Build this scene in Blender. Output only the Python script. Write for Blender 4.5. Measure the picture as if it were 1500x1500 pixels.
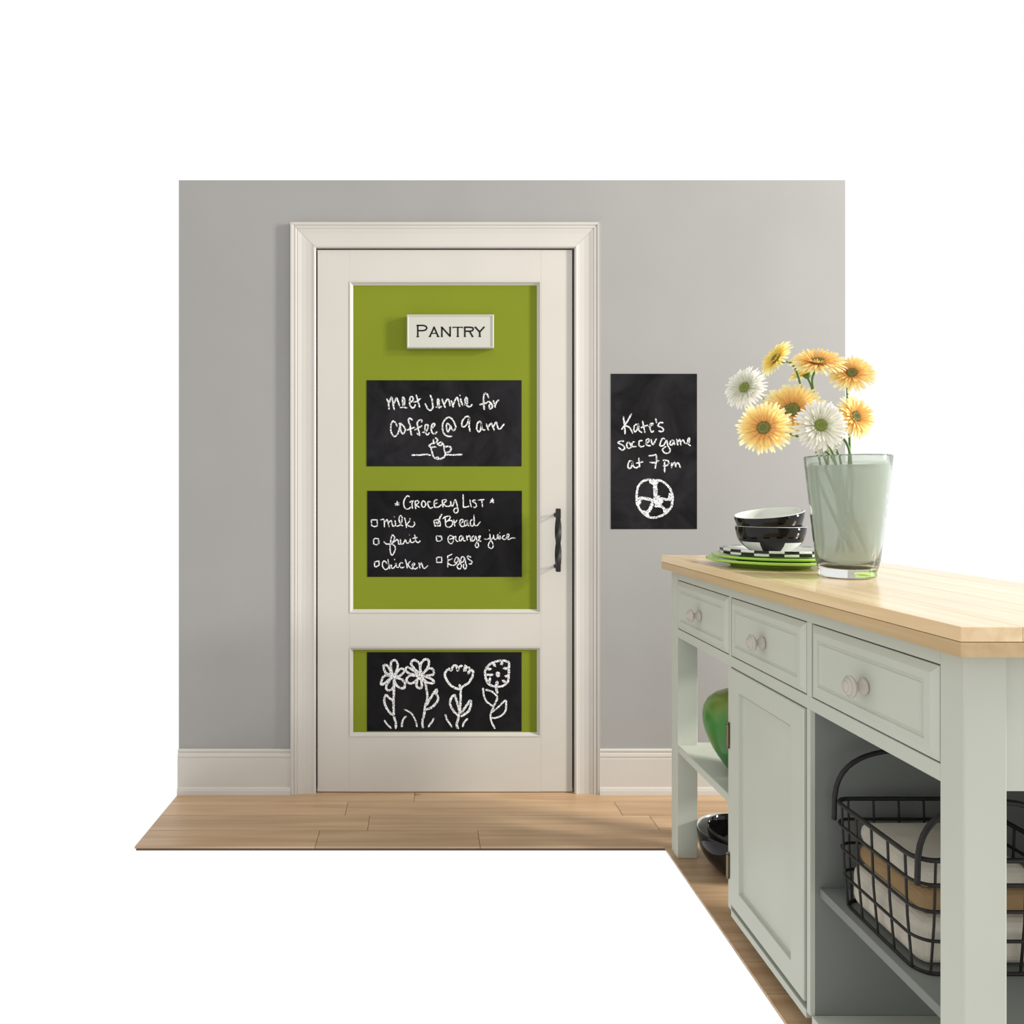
import bpy, bmesh, math, random
from mathutils import Vector, Matrix, noise as mnoise

random.seed(7)
for o in list(bpy.data.objects):
    bpy.data.objects.remove(o)
scene = bpy.context.scene
COL = scene.collection
PI = math.pi

# ---------------------------------------------------------------- camera
# wall plane is y = 0, the room lies at y < 0, floor at z = 0
CD, CH, F = 2.679, 1.103, 1050.0          # camera distance to wall, eye height, focal length (of 1500)
VX, VY = 620.0, 729.0                     # principal point of the photograph
cam = bpy.data.cameras.new('camera')
cam.sensor_width = 36.0
cam.lens = F / 1500.0 * 36.0
cam.shift_x = (750.0 - VX) / 1500.0
cam.shift_y = (VY - 750.0) / 1500.0
cam.clip_start = 0.02
camo = bpy.data.objects.new('camera', cam)
COL.objects.link(camo)
camo.location = (0, -CD, CH)
camo.rotation_euler = (PI / 2, 0, 0)
scene.camera = camo

# ---------------------------------------------------------------- world, lamps, exposure
w = bpy.data.worlds.new('world')
scene.world = w
w.use_nodes = True
bg = w.node_tree.nodes['Background']
bg.inputs[0].default_value = (1.0, 1.0, 1.0, 1)
bg.inputs[1].default_value = 1.0
scene.view_settings.view_transform = 'Standard'
scene.view_settings.look = 'None'
scene.view_settings.gamma = 1.0
scene.view_settings.exposure = 0.0
scene.view_settings.use_curve_mapping = False


def area_lamp(name, loc, target, size, power, color=(1, 1, 1)):
    l = bpy.data.lights.new(name, 'AREA')
    l.shape = 'DISK'
    l.size = size
    l.energy = power
    l.color = color
    o = bpy.data.objects.new(name, l)
    COL.objects.link(o)
    o.location = loc
    d = Vector(target) - Vector(loc)
    o.rotation_euler = d.to_track_quat('-Z', 'Y').to_euler()
    return o


area_lamp('key_light', (5.6, -1.95, 2.0), (0.0, 0, 1.0), 0.60, 225, (1.0, 0.975, 0.94))  # key lamps out of view at the right, set by shadow direction
area_lamp('key_light', (5.2, -1.85, 3.25), (0.0, 0, 1.0), 0.60, 225, (1.0, 0.975, 0.94))


def wp(px, py, y=0.0):
    """surveyed point of the photograph -> point on the plane parallel to the wall at depth y"""
    d = CD + y
    return ((px - VX) * d / F, CH - (py - VY) * d / F)


# ---------------------------------------------------------------- materials
def new_mat(name):
    m = bpy.data.materials.new(name)
    m.use_nodes = True
    nt = m.node_tree
    return m, nt, nt.nodes['Principled BSDF']


def N(nt, kind, **kw):
    n = nt.nodes.new(kind)
    for k, v in kw.items():
        setattr(n, k, v)
    return n


def ramp(nt, stops, interp='LINEAR'):
    r = N(nt, 'ShaderNodeValToRGB')
    r.color_ramp.interpolation = interp
    while len(r.color_ramp.elements) < len(stops):
        r.color_ramp.elements.new(0.5)
    for e, (p, c) in zip(r.color_ramp.elements, stops):
        e.position = p
        e.color = (c[0], c[1], c[2], 1)
    return r


def paint(name, col, rough=0.5, var=0.04, scale=6.0, bump=0.0, bscale=300, spec=0.5, coat=0.0):
    m, nt, b = new_mat(name)
    tc = N(nt, 'ShaderNodeTexCoord')
    no = N(nt, 'ShaderNodeTexNoise')
    no.inputs['Scale'].default_value = scale
    no.inputs['Detail'].default_value = 4
    nt.links.new(tc.outputs['Object'], no.inputs['Vector'])
    r = ramp(nt, [(0.3, [c * (1 - var) for c in col]), (0.7, [min(1, c * (1 + var)) for c in col])])
    nt.links.new(no.outputs['Fac'], r.inputs['Fac'])
    nt.links.new(r.outputs['Color'], b.inputs['Base Color'])
    b.inputs['Roughness'].default_value = rough
    b.inputs['Specular IOR Level'].default_value = spec
    b.inputs['Coat Weight'].default_value = coat
    b.inputs['Coat Roughness'].default_value = 0.05
    if bump:
        n2 = N(nt, 'ShaderNodeTexNoise')
        n2.inputs['Scale'].default_value = bscale
        nt.links.new(tc.outputs['Object'], n2.inputs['Vector'])
        bp = N(nt, 'ShaderNodeBump')
        bp.inputs['Strength'].default_value = bump
        bp.inputs['Distance'].default_value = 0.001
        nt.links.new(n2.outputs['Fac'], bp.inputs['Height'])
        nt.links.new(bp.outputs['Normal'], b.inputs['Normal'])
    return m


def wood(name, light, dark, knot, axis='X', rough=0.35, stretch=22.0, scale=5.0):
    """grain runs along axis; every object gets its own tone and offset"""
    m, nt, b = new_mat(name)
    tc = N(nt, 'ShaderNodeTexCoord')
    oi = N(nt, 'ShaderNodeObjectInfo')
    mp = N(nt, 'ShaderNodeMapping')
    s = {'X': (1, stretch, stretch), 'Y': (stretch, 1, stretch)}[axis]
    mp.inputs['Scale'].default_value = s
    mul = N(nt, 'ShaderNodeVectorMath', operation='SCALE')
    mul.inputs['Scale'].default_value = 37.0
    cmb = N(nt, 'ShaderNodeCombineXYZ')
    for k in range(3):
        nt.links.new(oi.outputs['Random'], cmb.inputs[k])
    nt.links.new(cmb.outputs[0], mul.inputs[0])
    nt.links.new(tc.outputs['Object'], mp.inputs['Vector'])
    add = N(nt, 'ShaderNodeVectorMath', operation='ADD')
    nt.links.new(mp.outputs[0], add.inputs[0])
    nt.links.new(mul.outputs[0], add.inputs[1])
    n1 = N(nt, 'ShaderNodeTexNoise')
    n1.inputs['Scale'].default_value = scale * 0.32
    n1.inputs['Detail'].default_value = 6
    n1.inputs['Distortion'].default_value = 0.7
    nt.links.new(add.outputs[0], n1.inputs['Vector'])
    r1 = ramp(nt, [(0.32, dark), (0.5, [(a + c) / 2 for a, c in zip(light, dark)]), (0.68, light)])
    nt.links.new(n1.outputs['Fac'], r1.inputs['Fac'])
    # tone of each board
    hs = N(nt, 'ShaderNodeHueSaturation')
    mr = N(nt, 'ShaderNodeMapRange')
    mr.inputs['To Min'].default_value = 0.90
    mr.inputs['To Max'].default_value = 1.10
    nt.links.new(oi.outputs['Random'], mr.inputs['Value'])
    nt.links.new(mr.outputs[0], hs.inputs['Value'])
    nt.links.new(r1.outputs[0], hs.inputs['Color'])
    # rare knots
    mp2 = N(nt, 'ShaderNodeMapping')
    mp2.inputs['Scale'].default_value = {'X': (2.2, 8, 8), 'Y': (8, 2.2, 8)}[axis]
    nt.links.new(tc.outputs['Object'], mp2.inputs['Vector'])
    vo = N(nt, 'ShaderNodeTexVoronoi')
    vo.inputs['Scale'].default_value = 1.0
    nt.links.new(mp2.outputs[0], vo.inputs['Vector'])
    r2 = ramp(nt, [(0.03, (1, 1, 1)), (0.085, (0, 0, 0))])
    nt.links.new(vo.outputs['Distance'], r2.inputs['Fac'])
    mx = N(nt, 'ShaderNodeMix', data_type='RGBA')
    nt.links.new(r2.outputs[0], mx.inputs['Factor'])
    nt.links.new(hs.outputs[0], mx.inputs[6])
    mx.inputs[7].default_value = (*knot, 1)
    nt.links.new(mx.outputs[2], b.inputs['Base Color'])
    b.inputs['Roughness'].default_value = rough
    return m


def simple(name, col, rough=0.5, metal=0.0, spec=0.5, coat=0.0):
    m, nt, b = new_mat(name)
    b.inputs['Base Color'].default_value = (*col, 1)
    b.inputs['Roughness'].default_value = rough
    b.inputs['Metallic'].default_value = metal
    b.inputs['Specular IOR Level'].default_value = spec
    b.inputs['Coat Weight'].default_value = coat
    b.inputs['Coat Roughness'].default_value = 0.03
    return m


M_wall = paint('grey_wall_paint', (0.306, 0.298, 0.284), 0.8, 0.03, 3.0, 0.25, 500, 0.2)
M_white = paint('ivory_gloss_paint', (0.535, 0.505, 0.450), 0.42, 0.02, 4.0, 0.04, 60, 0.35)
M_base = paint('ivory_trim_paint', (0.530, 0.500, 0.452), 0.40, 0.02, 4.0, 0.0, 60, 0.35)
M_green = paint('apple_green_paint', (0.180, 0.216, 0.014), 0.6, 0.04, 2.5, 0.05, 200, 0.12)
M_gap_shade = simple('painted_gap_shade', (0.012, 0.010, 0.008), 0.9, 0, 0.1)  # near black: shade of the door gap put into the jamb colour
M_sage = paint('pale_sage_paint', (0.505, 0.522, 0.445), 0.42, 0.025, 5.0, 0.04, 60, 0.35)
M_inner_shade = paint('shade_darkened_sage', (0.20, 0.21, 0.19), 0.7, 0.05, 4.0, 0.0, 60, 0.2)  # sage darkened so the island interior carries its shade in the paint
M_sign = paint('sign_paint', (0.50, 0.49, 0.43), 0.4, 0.01, 6.0, 0.0, 60, 0.35)
M_ink = simple('black_sign_lettering', (0.006, 0.006, 0.006), 0.8, 0, 0.1)
M_iron = paint('black_wrought_iron', (0.016, 0.0145, 0.012), 0.5, 0.3, 60.0, 0.3, 250, 0.3)
M_brass = simple('aged_brass', (0.22, 0.17, 0.10), 0.35, 1.0)
M_knob = paint('cream_knob_paint', (0.48, 0.44, 0.38), 0.3, 0.03, 30, 0.0, 60, 0.5)
M_floor = wood('pale_maple_floor', (0.54, 0.375, 0.225), (0.40, 0.245, 0.130), (0.17, 0.08, 0.035), 'X', 0.38)
M_sub = simple('floor_joint', (0.10, 0.055, 0.03), 0.9)
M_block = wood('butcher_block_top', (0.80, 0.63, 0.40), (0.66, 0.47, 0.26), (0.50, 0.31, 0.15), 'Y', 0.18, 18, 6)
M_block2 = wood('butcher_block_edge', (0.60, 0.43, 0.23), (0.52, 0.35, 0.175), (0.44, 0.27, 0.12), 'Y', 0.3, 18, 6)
M_black = simple('black_glaze', (0.006, 0.005, 0.005), 0.05, 0, 0.35, 0.0)
M_wglaze = simple('white_glaze', (0.72, 0.74, 0.68), 0.12, 0, 0.5, 0.3)
M_gglaze = simple('lime_glaze', (0.36, 0.60, 0.08), 0.12, 0, 0.4, 0.3)
M_linen = paint('linen', (0.5, 0.46, 0.38), 0.9, 0.1, 20, 0.5, 400, 0.1)
M_tan = paint('tan_linen', (0.30, 0.20, 0.10), 0.9, 0.1, 20, 0.5, 400, 0.1)
M_stem = paint('flower_stem_green', (0.10, 0.20, 0.045), 0.5, 0.15, 40)


def mat_board(name, base, smudge):
    m, nt, b = new_mat(name)
    tc = N(nt, 'ShaderNodeTexCoord')
    no = N(nt, 'ShaderNodeTexNoise')
    no.inputs['Scale'].default_value = 5.0
    no.inputs['Detail'].default_value = 8
    no.inputs['Roughness'].default_value = 0.62
    no.inputs['Distortion'].default_value = 0.8
    nt.links.new(tc.outputs['Object'], no.inputs['Vector'])
    r = ramp(nt, [(0.38, base), (0.72, smudge)])
    nt.links.new(no.outputs['Fac'], r.inputs['Fac'])
    nt.links.new(r.outputs[0], b.inputs['Base Color'])
    b.inputs['Roughness'].default_value = 0.85
    b.inputs['Specular IOR Level'].default_value = 0.05
    return m


M_board = mat_board('chalkboard_vinyl', (0.0085, 0.0082, 0.0088), (0.026, 0.0245, 0.027))
M_board2 = mat_board('chalkboard_vinyl_dark', (0.0065, 0.0062, 0.0066), (0.017, 0.016, 0.018))


def mat_chalk():
    m, nt, b = new_mat('white_chalk')
    tc = N(nt, 'ShaderNodeTexCoord')
    no = N(nt, 'ShaderNodeTexNoise')
    no.inputs['Scale'].default_value = 330.0
    no.inputs['Detail'].default_value = 2
    nt.links.new(tc.outputs['Object'], no.inputs['Vector'])
    r = ramp(nt, [(0.40, (0.07, 0.07, 0.072)), (0.49, (0.78, 0.77, 0.76))])
    nt.links.new(no.outputs['Fac'], r.inputs['Fac'])
    nt.links.new(r.outputs[0], b.inputs['Base Color'])
    b.inputs['Roughness'].default_value = 0.95
    b.inputs['Specular IOR Level'].default_value = 0.05
    return m


M_chalk = mat_chalk()


def mat_glass(name, tint, milky, rough=0.03, body=(0.6, 0.68, 0.6)):
    m, nt, b = new_mat(name)
    b.inputs['Base Color'].default_value = (*tint, 1)
    b.inputs['Transmission Weight'].default_value = 1.0
    b.inputs['Roughness'].default_value = rough
    b.inputs['IOR'].default_value = 1.45
    if milky > 0:
        out = nt.nodes['Material Output']
        tr = N(nt, 'ShaderNodeBsdfTranslucent')
        tr.inputs['Color'].default_value = (*body, 1)
        df = N(nt, 'ShaderNodeBsdfDiffuse')
        df.inputs['Color'].default_value = (*body, 1)
        a = N(nt, 'ShaderNodeMixShader')
        a.inputs[0].default_value = 0.5
        nt.links.new(tr.outputs[0], a.inputs[1])
        nt.links.new(df.outputs[0], a.inputs[2])
        mx = N(nt, 'ShaderNodeMixShader')
        mx.inputs[0].default_value = milky
        nt.links.new(b.outputs[0], mx.inputs[1])
        nt.links.new(a.outputs[0], mx.inputs[2])
        nt.links.new(mx.outputs[0], out.inputs['Surface'])
    return m


M_glass = mat_glass('pale_glass', (0.95, 0.98, 0.96), 0.10, 0.03)
M_clear = mat_glass('clear_glass', (0.95, 0.98, 0.96), 0.0, 0.01)
M_water = mat_glass('cloudy_water', (0.93, 0.96, 0.92), 0.75, 0.10, (0.84, 0.88, 0.80))


def mat_jar():
    m, nt, b = new_mat('leaf_green_glaze')
    tc = N(nt, 'ShaderNodeTexCoord')
    sp = N(nt, 'ShaderNodeSeparateXYZ')
    nt.links.new(tc.outputs['Object'], sp.inputs[0])
    no = N(nt, 'ShaderNodeTexNoise')
    no.inputs['Scale'].default_value = 14
    nt.links.new(tc.outputs['Object'], no.inputs['Vector'])
    ad = N(nt, 'ShaderNodeMath', operation='MULTIPLY_ADD')
    ad.inputs[1].default_value = 0.06
    nt.links.new(no.outputs['Fac'], ad.inputs[0])
    nt.links.new(sp.outputs['Z'], ad.inputs[2])
    mr = N(nt, 'ShaderNodeMapRange')
    mr.inputs['From Min'].default_value = 0.03
    mr.inputs['From Max'].default_value = 0.25
    nt.links.new(ad.outputs[0], mr.inputs['Value'])
    r = ramp(nt, [(0.0, (0.03, 0.14, 0.03)), (0.7, (0.045, 0.19, 0.03)), (1.0, (0.19, 0.24, 0.04))])
    nt.links.new(mr.outputs[0], r.inputs['Fac'])
    nt.links.new(r.outputs[0], b.inputs['Base Color'])
    b.inputs['Roughness'].default_value = 0.22
    b.inputs['Specular IOR Level'].default_value = 0.35
    return m


M_jar = mat_jar()


def mat_petal(name, inner, mid, tip, radius):
    m, nt, b = new_mat(name)
    tc = N(nt, 'ShaderNodeTexCoord')
    ml = N(nt, 'ShaderNodeVectorMath', operation='MULTIPLY')
    ml.inputs[1].default_value = (1, 1, 0.3)
    nt.links.new(tc.outputs['Object'], ml.inputs[0])
    ln = N(nt, 'ShaderNodeVectorMath', operation='LENGTH')
    nt.links.new(ml.outputs[0], ln.inputs[0])
    mr = N(nt, 'ShaderNodeMapRange')
    mr.inputs['From Min'].default_value = 0.0
    mr.inputs['From Max'].default_value = radius
    nt.links.new(ln.outputs['Value'], mr.inputs['Value'])
    r = ramp(nt, [(0.2, inner), (0.6, mid), (0.95, tip)])
    nt.links.new(mr.outputs[0], r.inputs['Fac'])
    nt.links.new(r.outputs[0], b.inputs['Base Color'])
    b.inputs['Roughness'].default_value = 0.6
    b.inputs['Specular IOR Level'].default_value = 0.2
    out = nt.nodes['Material Output']
    tr = N(nt, 'ShaderNodeBsdfTranslucent')
    nt.links.new(r.outputs[0], tr.inputs['Color'])
    mx = N(nt, 'ShaderNodeMixShader')
    mx.inputs[0].default_value = 0.35
    nt.links.new(b.outputs[0], mx.inputs[1])
    nt.links.new(tr.outputs[0], mx.inputs[2])
    nt.links.new(mx.outputs[0], out.inputs['Surface'])
    return m


# ---------------------------------------------------------------- mesh helpers
def link(name, me, parent=None, loc=(0, 0, 0)):
    o = bpy.data.objects.new(name, me)
    COL.objects.link(o)
    o.location = loc
    if parent is not None:
        o.parent = parent
    return o


def empty(name, loc=(0, 0, 0)):
    o = bpy.data.objects.new(name, None)
    COL.objects.link(o)
    o.location = loc
    o.empty_display_size = 0.05
    return o


def tag(o, label=None, cat=None, group=None, kind=None):
    if label: o['label'] = label
    if cat: o['category'] = cat
    if group: o['group'] = group
    if kind: o['kind'] = kind
    return o


class MB:
    """collects shapes of ONE part; coordinates are world, shifted by the parent's place on build"""
    def __init__(self):
        self.bm = bmesh.new()

    def box(self, x0, x1, y0, y1, z0, z1, bevel=0.0, seg=2, mi=0):
        if x0 > x1: x0, x1 = x1, x0
        if y0 > y1: y0, y1 = y1, y0
        if z0 > z1: z0, z1 = z1, z0
        t = bmesh.new()
        vs = [t.verts.new((x, y, z)) for x in (x0, x1) for y in (y0, y1) for z in (z0, z1)]
        for f in ((0, 1, 3, 2), (4, 6, 7, 5), (0, 4, 5, 1), (2, 3, 7, 6), (0, 2, 6, 4), (1, 5, 7, 3)):
            t.faces.new([vs[i] for i in f])
        if bevel > 0:
            bmesh.ops.bevel(t, geom=list(t.edges), offset=bevel, segments=seg, affect='EDGES', profile=0.5)
        for f in t.faces:
            f.material_index = mi
        self.join(t)
        return self

    def join(self, t):
        mp = {}
        for v in t.verts:
            mp[v] = self.bm.verts.new(v.co)
        for f in t.faces:
            try:
                nf = self.bm.faces.new([mp[v] for v in f.verts])
                nf.material_index = f.material_index
                nf.smooth = f.smooth
            except ValueError:
                pass
        t.free()

    def poly(self, pts, mi=0, smooth=False):
        vs = [self.bm.verts.new(p) for p in pts]
        f = self.bm.faces.new(vs)
        f.material_index = mi
        f.smooth = smooth
        return self

    def grid(self, rows, closed_u=False, closed_v=False, smooth=True, mi=0, mfun=None):
        """rows: list of lists of points"""
        V = [[self.bm.verts.new(p) for p in r] for r in rows]
        nu, nv = len(V), len(V[0])
        for i in range(nu if closed_u else nu - 1):
            for j in range(nv if closed_v else nv - 1):
                q = [V[i][j], V[(i + 1) % nu][j], V[(i + 1) % nu][(j + 1) % nv], V[i][(j + 1) % nv]]
                f = self.bm.faces.new(q)
                f.smooth = smooth
                f.material_index = mfun(i, j) if mfun else mi
        return self

    def lathe(self, prof, c, seg=48, mfun=None, mi=0, rot=0.0, mtx=None):
        """prof: (radius, z) points; c: centre"""
        rows = []
        for (r, z) in prof:
            row = []
            for j in range(seg):
                a = rot + 2 * PI * j / seg
                p = Vector((max(r, 1e-5) * math.cos(a), max(r, 1e-5) * math.sin(a), z))
                if mtx is not None:
                    p = mtx @ p
                row.append((p[0] + c[0], p[1] + c[1], p[2] + c[2]))
            rows.append(row)
        return self.grid(rows, closed_v=True, mfun=mfun, mi=mi)

    def tube(self, pts, r, seg=8, closed=False, caps=True):
        pts = [Vector(p) for p in pts]
        n = len(pts)
        rows = []
        up = Vector((0, 0, 1))
        prev = None
        for i, p in enumerate(pts):
            a = pts[(i - 1) % n] if (closed or i > 0) else p
            b = pts[(i + 1) % n] if (closed or i < n - 1) else p
            t = (b - a).normalized()
            if prev is None:
                x = t.cross(up)
                if x.length < 1e-3: x = t.cross(Vector((1, 0, 0)))
            else:
                x = prev - t * prev.dot(t)
            x.normalize()
            prev = x
            y = t.cross(x)
            rr = r(i / max(1, n - 1)) if callable(r) else r
            rows.append([p + x * math.cos(2 * PI * k / seg) * rr + y * math.sin(2 * PI * k / seg) * rr for k in range(seg)])
        self.grid(rows, closed_u=closed, closed_v=True)
        if caps and not closed:
            self.poly(rows[0]); self.poly(rows[-1])
        return self

    def build(self, name, mats, parent=None, loc=None, origin=None, recalc=True, smooth_angle=None):
        """origin: place of the object; parent at the same or another place"""
        if recalc:
            bmesh.ops.recalc_face_normals(self.bm, faces=list(self.bm.faces))
        org = Vector(origin) if origin is not None else (world_loc(parent) if parent is not None else Vector((0, 0, 0)))
        bmesh.ops.translate(self.bm, verts=list(self.bm.verts), vec=-org)
        me = bpy.data.meshes.new(name)
        self.bm.to_mesh(me)
        self.bm.free()
        if not isinstance(mats, (list, tuple)): mats = [mats]
        for m in mats: me.materials.append(m)
        rel = org - (world_loc(parent) if parent is not None else Vector((0, 0, 0)))
        return link(name, me, parent, rel)


def world_loc(o):
    p = Vector(o.location)
    while o.parent is not None:
        o = o.parent
        p = p + Vector(o.location)
    return p


def smooth_pts(pts, step=0.9, curved=True):
    """Catmull-Rom through pixel points, resampled"""
    if len(pts) < 3 or not curved:
        out = []
        for a, b in zip(pts[:-1], pts[1:]):
            n = max(1, int(math.dist(a, b) / step))
            for k in range(n):
                t = k / n
                out.append((a[0] + (b[0] - a[0]) * t, a[1] + (b[1] - a[1]) * t))
        out.append(pts[-1])
        return out
    P = [pts[0]] + list(pts) + [pts[-1]]
    out = []
    for i in range(1, len(P) - 2):
        p0, p1, p2, p3 = P[i - 1], P[i], P[i + 1], P[i + 2]
        n = max(2, int(math.dist(p1, p2) / step))
        for k in range(n):
            t = k / n
            q = []
            for c in (0, 1):
                q.append(0.5 * ((2 * p1[c]) + (-p0[c] + p2[c]) * t + (2 * p0[c] - 5 * p1[c] + 4 * p2[c] - p3[c]) * t * t
                                + (-p0[c] + 3 * p1[c] - 3 * p2[c] + p3[c]) * t ** 3))
            out.append(tuple(q))
    out.append(pts[-1])
    return out


def stroke_mesh(mb, pts, y, width, jitter=0.25, curved=True, flat_ends=False):
    """chalk or ink stroke lying on the plane y"""
    pts = smooth_pts(pts, 0.8, curved)
    n = len(pts)
    L, R = [], []
    for i, p in enumerate(pts):
        a, b = pts[max(0, i - 1)], pts[min(n - 1, i + 1)]
        dx, dy = b[0] - a[0], b[1] - a[1]
        l = math.hypot(dx, dy) or 1
        nx, ny = -dy / l, dx / l
        wl = width / 2 * (1 + random.uniform(-jitter, jitter))
        wr = width / 2 * (1 + random.uniform(-jitter, jitter))
        if not flat_ends and (i == 0 or i == n - 1):
            wl *= 0.55; wr *= 0.55
        L.append((p[0] + nx * wl, p[1] + ny * wl))
        R.append((p[0] - nx * wr, p[1] - ny * wr))
    if not flat_ends:      # rounded ends
        def ext(p, q, k):
            l = math.dist(p, q) or 1
            return (p[0] + (p[0] - q[0]) / l * k, p[1] + (p[1] - q[1]) / l * k)
        s = ext(pts[0], pts[1], width * 0.4)
        e = ext(pts[-1], pts[-2], width * 0.4)
        L = [s] + L + [e]
        R = [s] + R + [e]
    lay = getattr(mb, 'layer', 0)
    mb.layer = lay + 1
    y -= 0.00002 * lay
    vl = [mb.bm.verts.new((wp(*q, y)[0], y, wp(*q, y)[1])) for q in L]
    vr = [mb.bm.verts.new((wp(*q, y)[0], y, wp(*q, y)[1])) for q in R]
    for i in range(len(vl) - 1):
        mb.bm.faces.new((vl[i], vl[i + 1], vr[i + 1], vr[i]))


# ================================================================ ROOM SHELL
XL, _ = wp(262, 0); XR, _ = wp(1238, 0)
_, ZT = wp(0, 264)
oxl, _ = wp(463, 0); oxr, ozt = wp(841, 364)        # door opening
mb = MB()
mb.box(XL, oxl, 0, 0.10, 0, ZT).box(oxr, XR, 0, 0.10, 0, ZT).box(oxl, oxr, 0, 0.10, ozt, ZT)
tag(mb.build('wall_back', M_wall), kind='structure', label='plain grey painted wall around the door')

# ---- floor of maple boards
fl = empty('floor', (0, 0, 0)); tag(fl, 'pale maple floorboards running along the grey wall', kind='structure')
IX0, IX1 = 0.762, 1.30
mb = MB()
mb.box(XL + .006, XR, -0.414, 0.03, -0.012, -0.0065)
mb.box(IX0 + .004, IX1, -1.742, -0.4145, -0.012, -0.0065)
mb.build('subfloor', M_sub, fl)
rows = [(-0.078, 0.03), (-0.190, -0.078), (-0.302, -0.190), (-0.414, -0.302)]


def fx(px, d): return (px - VX) * d / F


joints = [[XL, fx(607, 2.64), XR], [XL, fx(508, 2.55), fx(905, 2.55), XR],
          [XL, fx(540, 2.43), fx(959, 2.43), XR], [XL, fx(465, 2.32), 0.18, 1.05, XR - 0.02]]
for (y0, y1), js in zip(rows, joints):
    for a, b in zip(js[:-1], js[1:]):
        m = MB().box(a + 0.0006, b - 0.0006, y0 + 0.0011, y1 - 0.0011, -0.007, 0.0, 0.0008, 1)
        m.build('plank', M_floor, fl, origin=((a + b) / 2, (y0 + y1) / 2, 0))
y = -0.414
k = 0
while y > -1.72:
    cut = [IX0, IX1] if k % 3 else [IX0, 1.02, IX1]
    for a, b in zip(cut[:-1], cut[1:]):
        m = MB().box(a + 0.0006, b - 0.0006, y - 0.112 + 0.0006, y - 0.0006, -0.007, 0.0, 0.0008, 1)
        m.build('plank', M_floor, fl, origin=((a + b) / 2, y - 0.056, 0))
    y -= 0.112
    k += 1

# ---- baseboards
BP = [(0.0, 0.166), (0.009, 0.166), (0.0115, 0.163), (0.0115, 0.158), (0.0085, 0.1555), (0.0085, 0.153), (0.013, 0.150),
      (0.0145, 0.141), (0.0125, 0.134), (0.0125, 0.1325), (0.015, 0.1315), (0.015, 0.028), (0.018, 0.024), (0.021, 0.014), (0.022, 0.0), (0.0, 0.0)]


def sweep_x(prof, x0, x1, name, mat):
    m = MB()
    A = [(x0, -d, z) for d, z in prof]
    B = [(x1, -d, z) for d, z in prof]
    m.grid([A, B], closed_v=True, smooth=False)
    m.poly(A); m.poly(B)
    return m.build(name, mat)


cxl, _ = wp(425, 0, -0.026); cxr, czt = wp(879, 325.5, -0.026)
tag(sweep_x(BP, XL, cxl, 'baseboard_left', M_base), 'moulded ivory baseboard left of the door', kind='structure')
tag(sweep_x(BP, cxr, XR, 'baseboard_right', M_base), 'moulded ivory baseboard right of the door', kind='structure')

# ---- door casing, mitred
Wd = oxl - cxl
CP = [(0.0, 0.0), (0.0, 0.012), (0.003, 0.0155), (0.007, 0.0165), (0.010, 0.0145), (0.020, 0.0125), (0.036, 0.0118), (0.052, 0.0135), (0.066, 0.0185), (0.068, 0.0170),
      (0.0695, 0.0170), (0.0715, 0.0215), (0.0765, 0.0225), (0.0790, 0.0195), (0.0805, 0.0195), (0.0820, 0.0250),
      (0.0860, 0.0275), (0.0900, 0.0265), (0.0915, 0.0290), (Wd - .001, 0.0290), (Wd, 0.0270), (Wd, 0.0)]
CP = [(u, d * 0.72 if u < 0.066 else 0.0105 + (d - 0.0135) * 0.60 if d > 0.0135 else d) for u, d in CP]
CB = -0.0
tr = empty('trim_1', ((oxl + oxr) / 2, 0, 0)); tag(tr, 'ivory moulded casing with mitred corners around the door', kind='structure')
for side, xi in ((-1, oxl), (1, oxr)):
    m = MB()
    A = [(xi + side * u, -d, 0.0) for u, d in CP]
    B = [(xi + side * u, -d, ozt + u) for u, d in CP]
    m.grid([A, B], closed_v=True, smooth=False); m.poly(A)
    m.build('casing_board', M_base, tr)
m = MB()
A = [(oxl - u + .0004, -d, ozt + u + .0004) for u, d in CP]
B = [(oxr + u - .0004, -d, ozt + u + .0004) for u, d in CP]
m.grid([A, B], closed_v=True, smooth=False)
m.build('casing_board', M_base, tr)
# jamb behind the gap
m = MB()
m.box(oxl - 0.001, oxl + 0.018, 0.040, 0.099, 0, ozt).box(oxr - 0.018, oxr + 0.001, 0.040, 0.099, 0, ozt).box(oxl, oxr, 0.040, 0.099, ozt - 0.018, ozt)
m.box(oxl, oxr, 0.085, 0.099, 0, 0.02)
m.build('jamb_stop', M_gap_shade, tr)

# ================================================================ DOOR
DY = 0.0015                       # face of the door
dx0, _ = wp(465, 0, DY); dx1, _ = wp(838.3, 0, DY)
_, dzt = wp(0, 366, DY); dzb = 0.0035
ux0, uzt = wp(512, 412, DY); ux1, uzb = wp(792, 898, DY)
lx0, lzt = wp(512, 948, DY); lx1, lzb = wp(792, 1079, DY)
door = empty('door_1', ((dx0 + dx1) / 2, DY, 0.0)); tag(door, 'white pantry door with two apple green recessed panels', kind='structure')
T = 0.036
for n, a in (('stile', (dx0, ux0, dzb, dzt)), ('stile', (ux1, dx1, dzb, dzt))):
    MB().box(a[0], a[1], DY, DY + T, a[2], a[3], 0.0008, 1).build(n, M_white, door)
for z0, z1 in ((uzt, dzt), (lzt, uzb), (dzb, lzb)):
    MB().box(ux0, ux1, DY, DY + T, z0, z1, 0.0004, 1).build('rail', M_white, door)
RD = 0.0125
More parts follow.
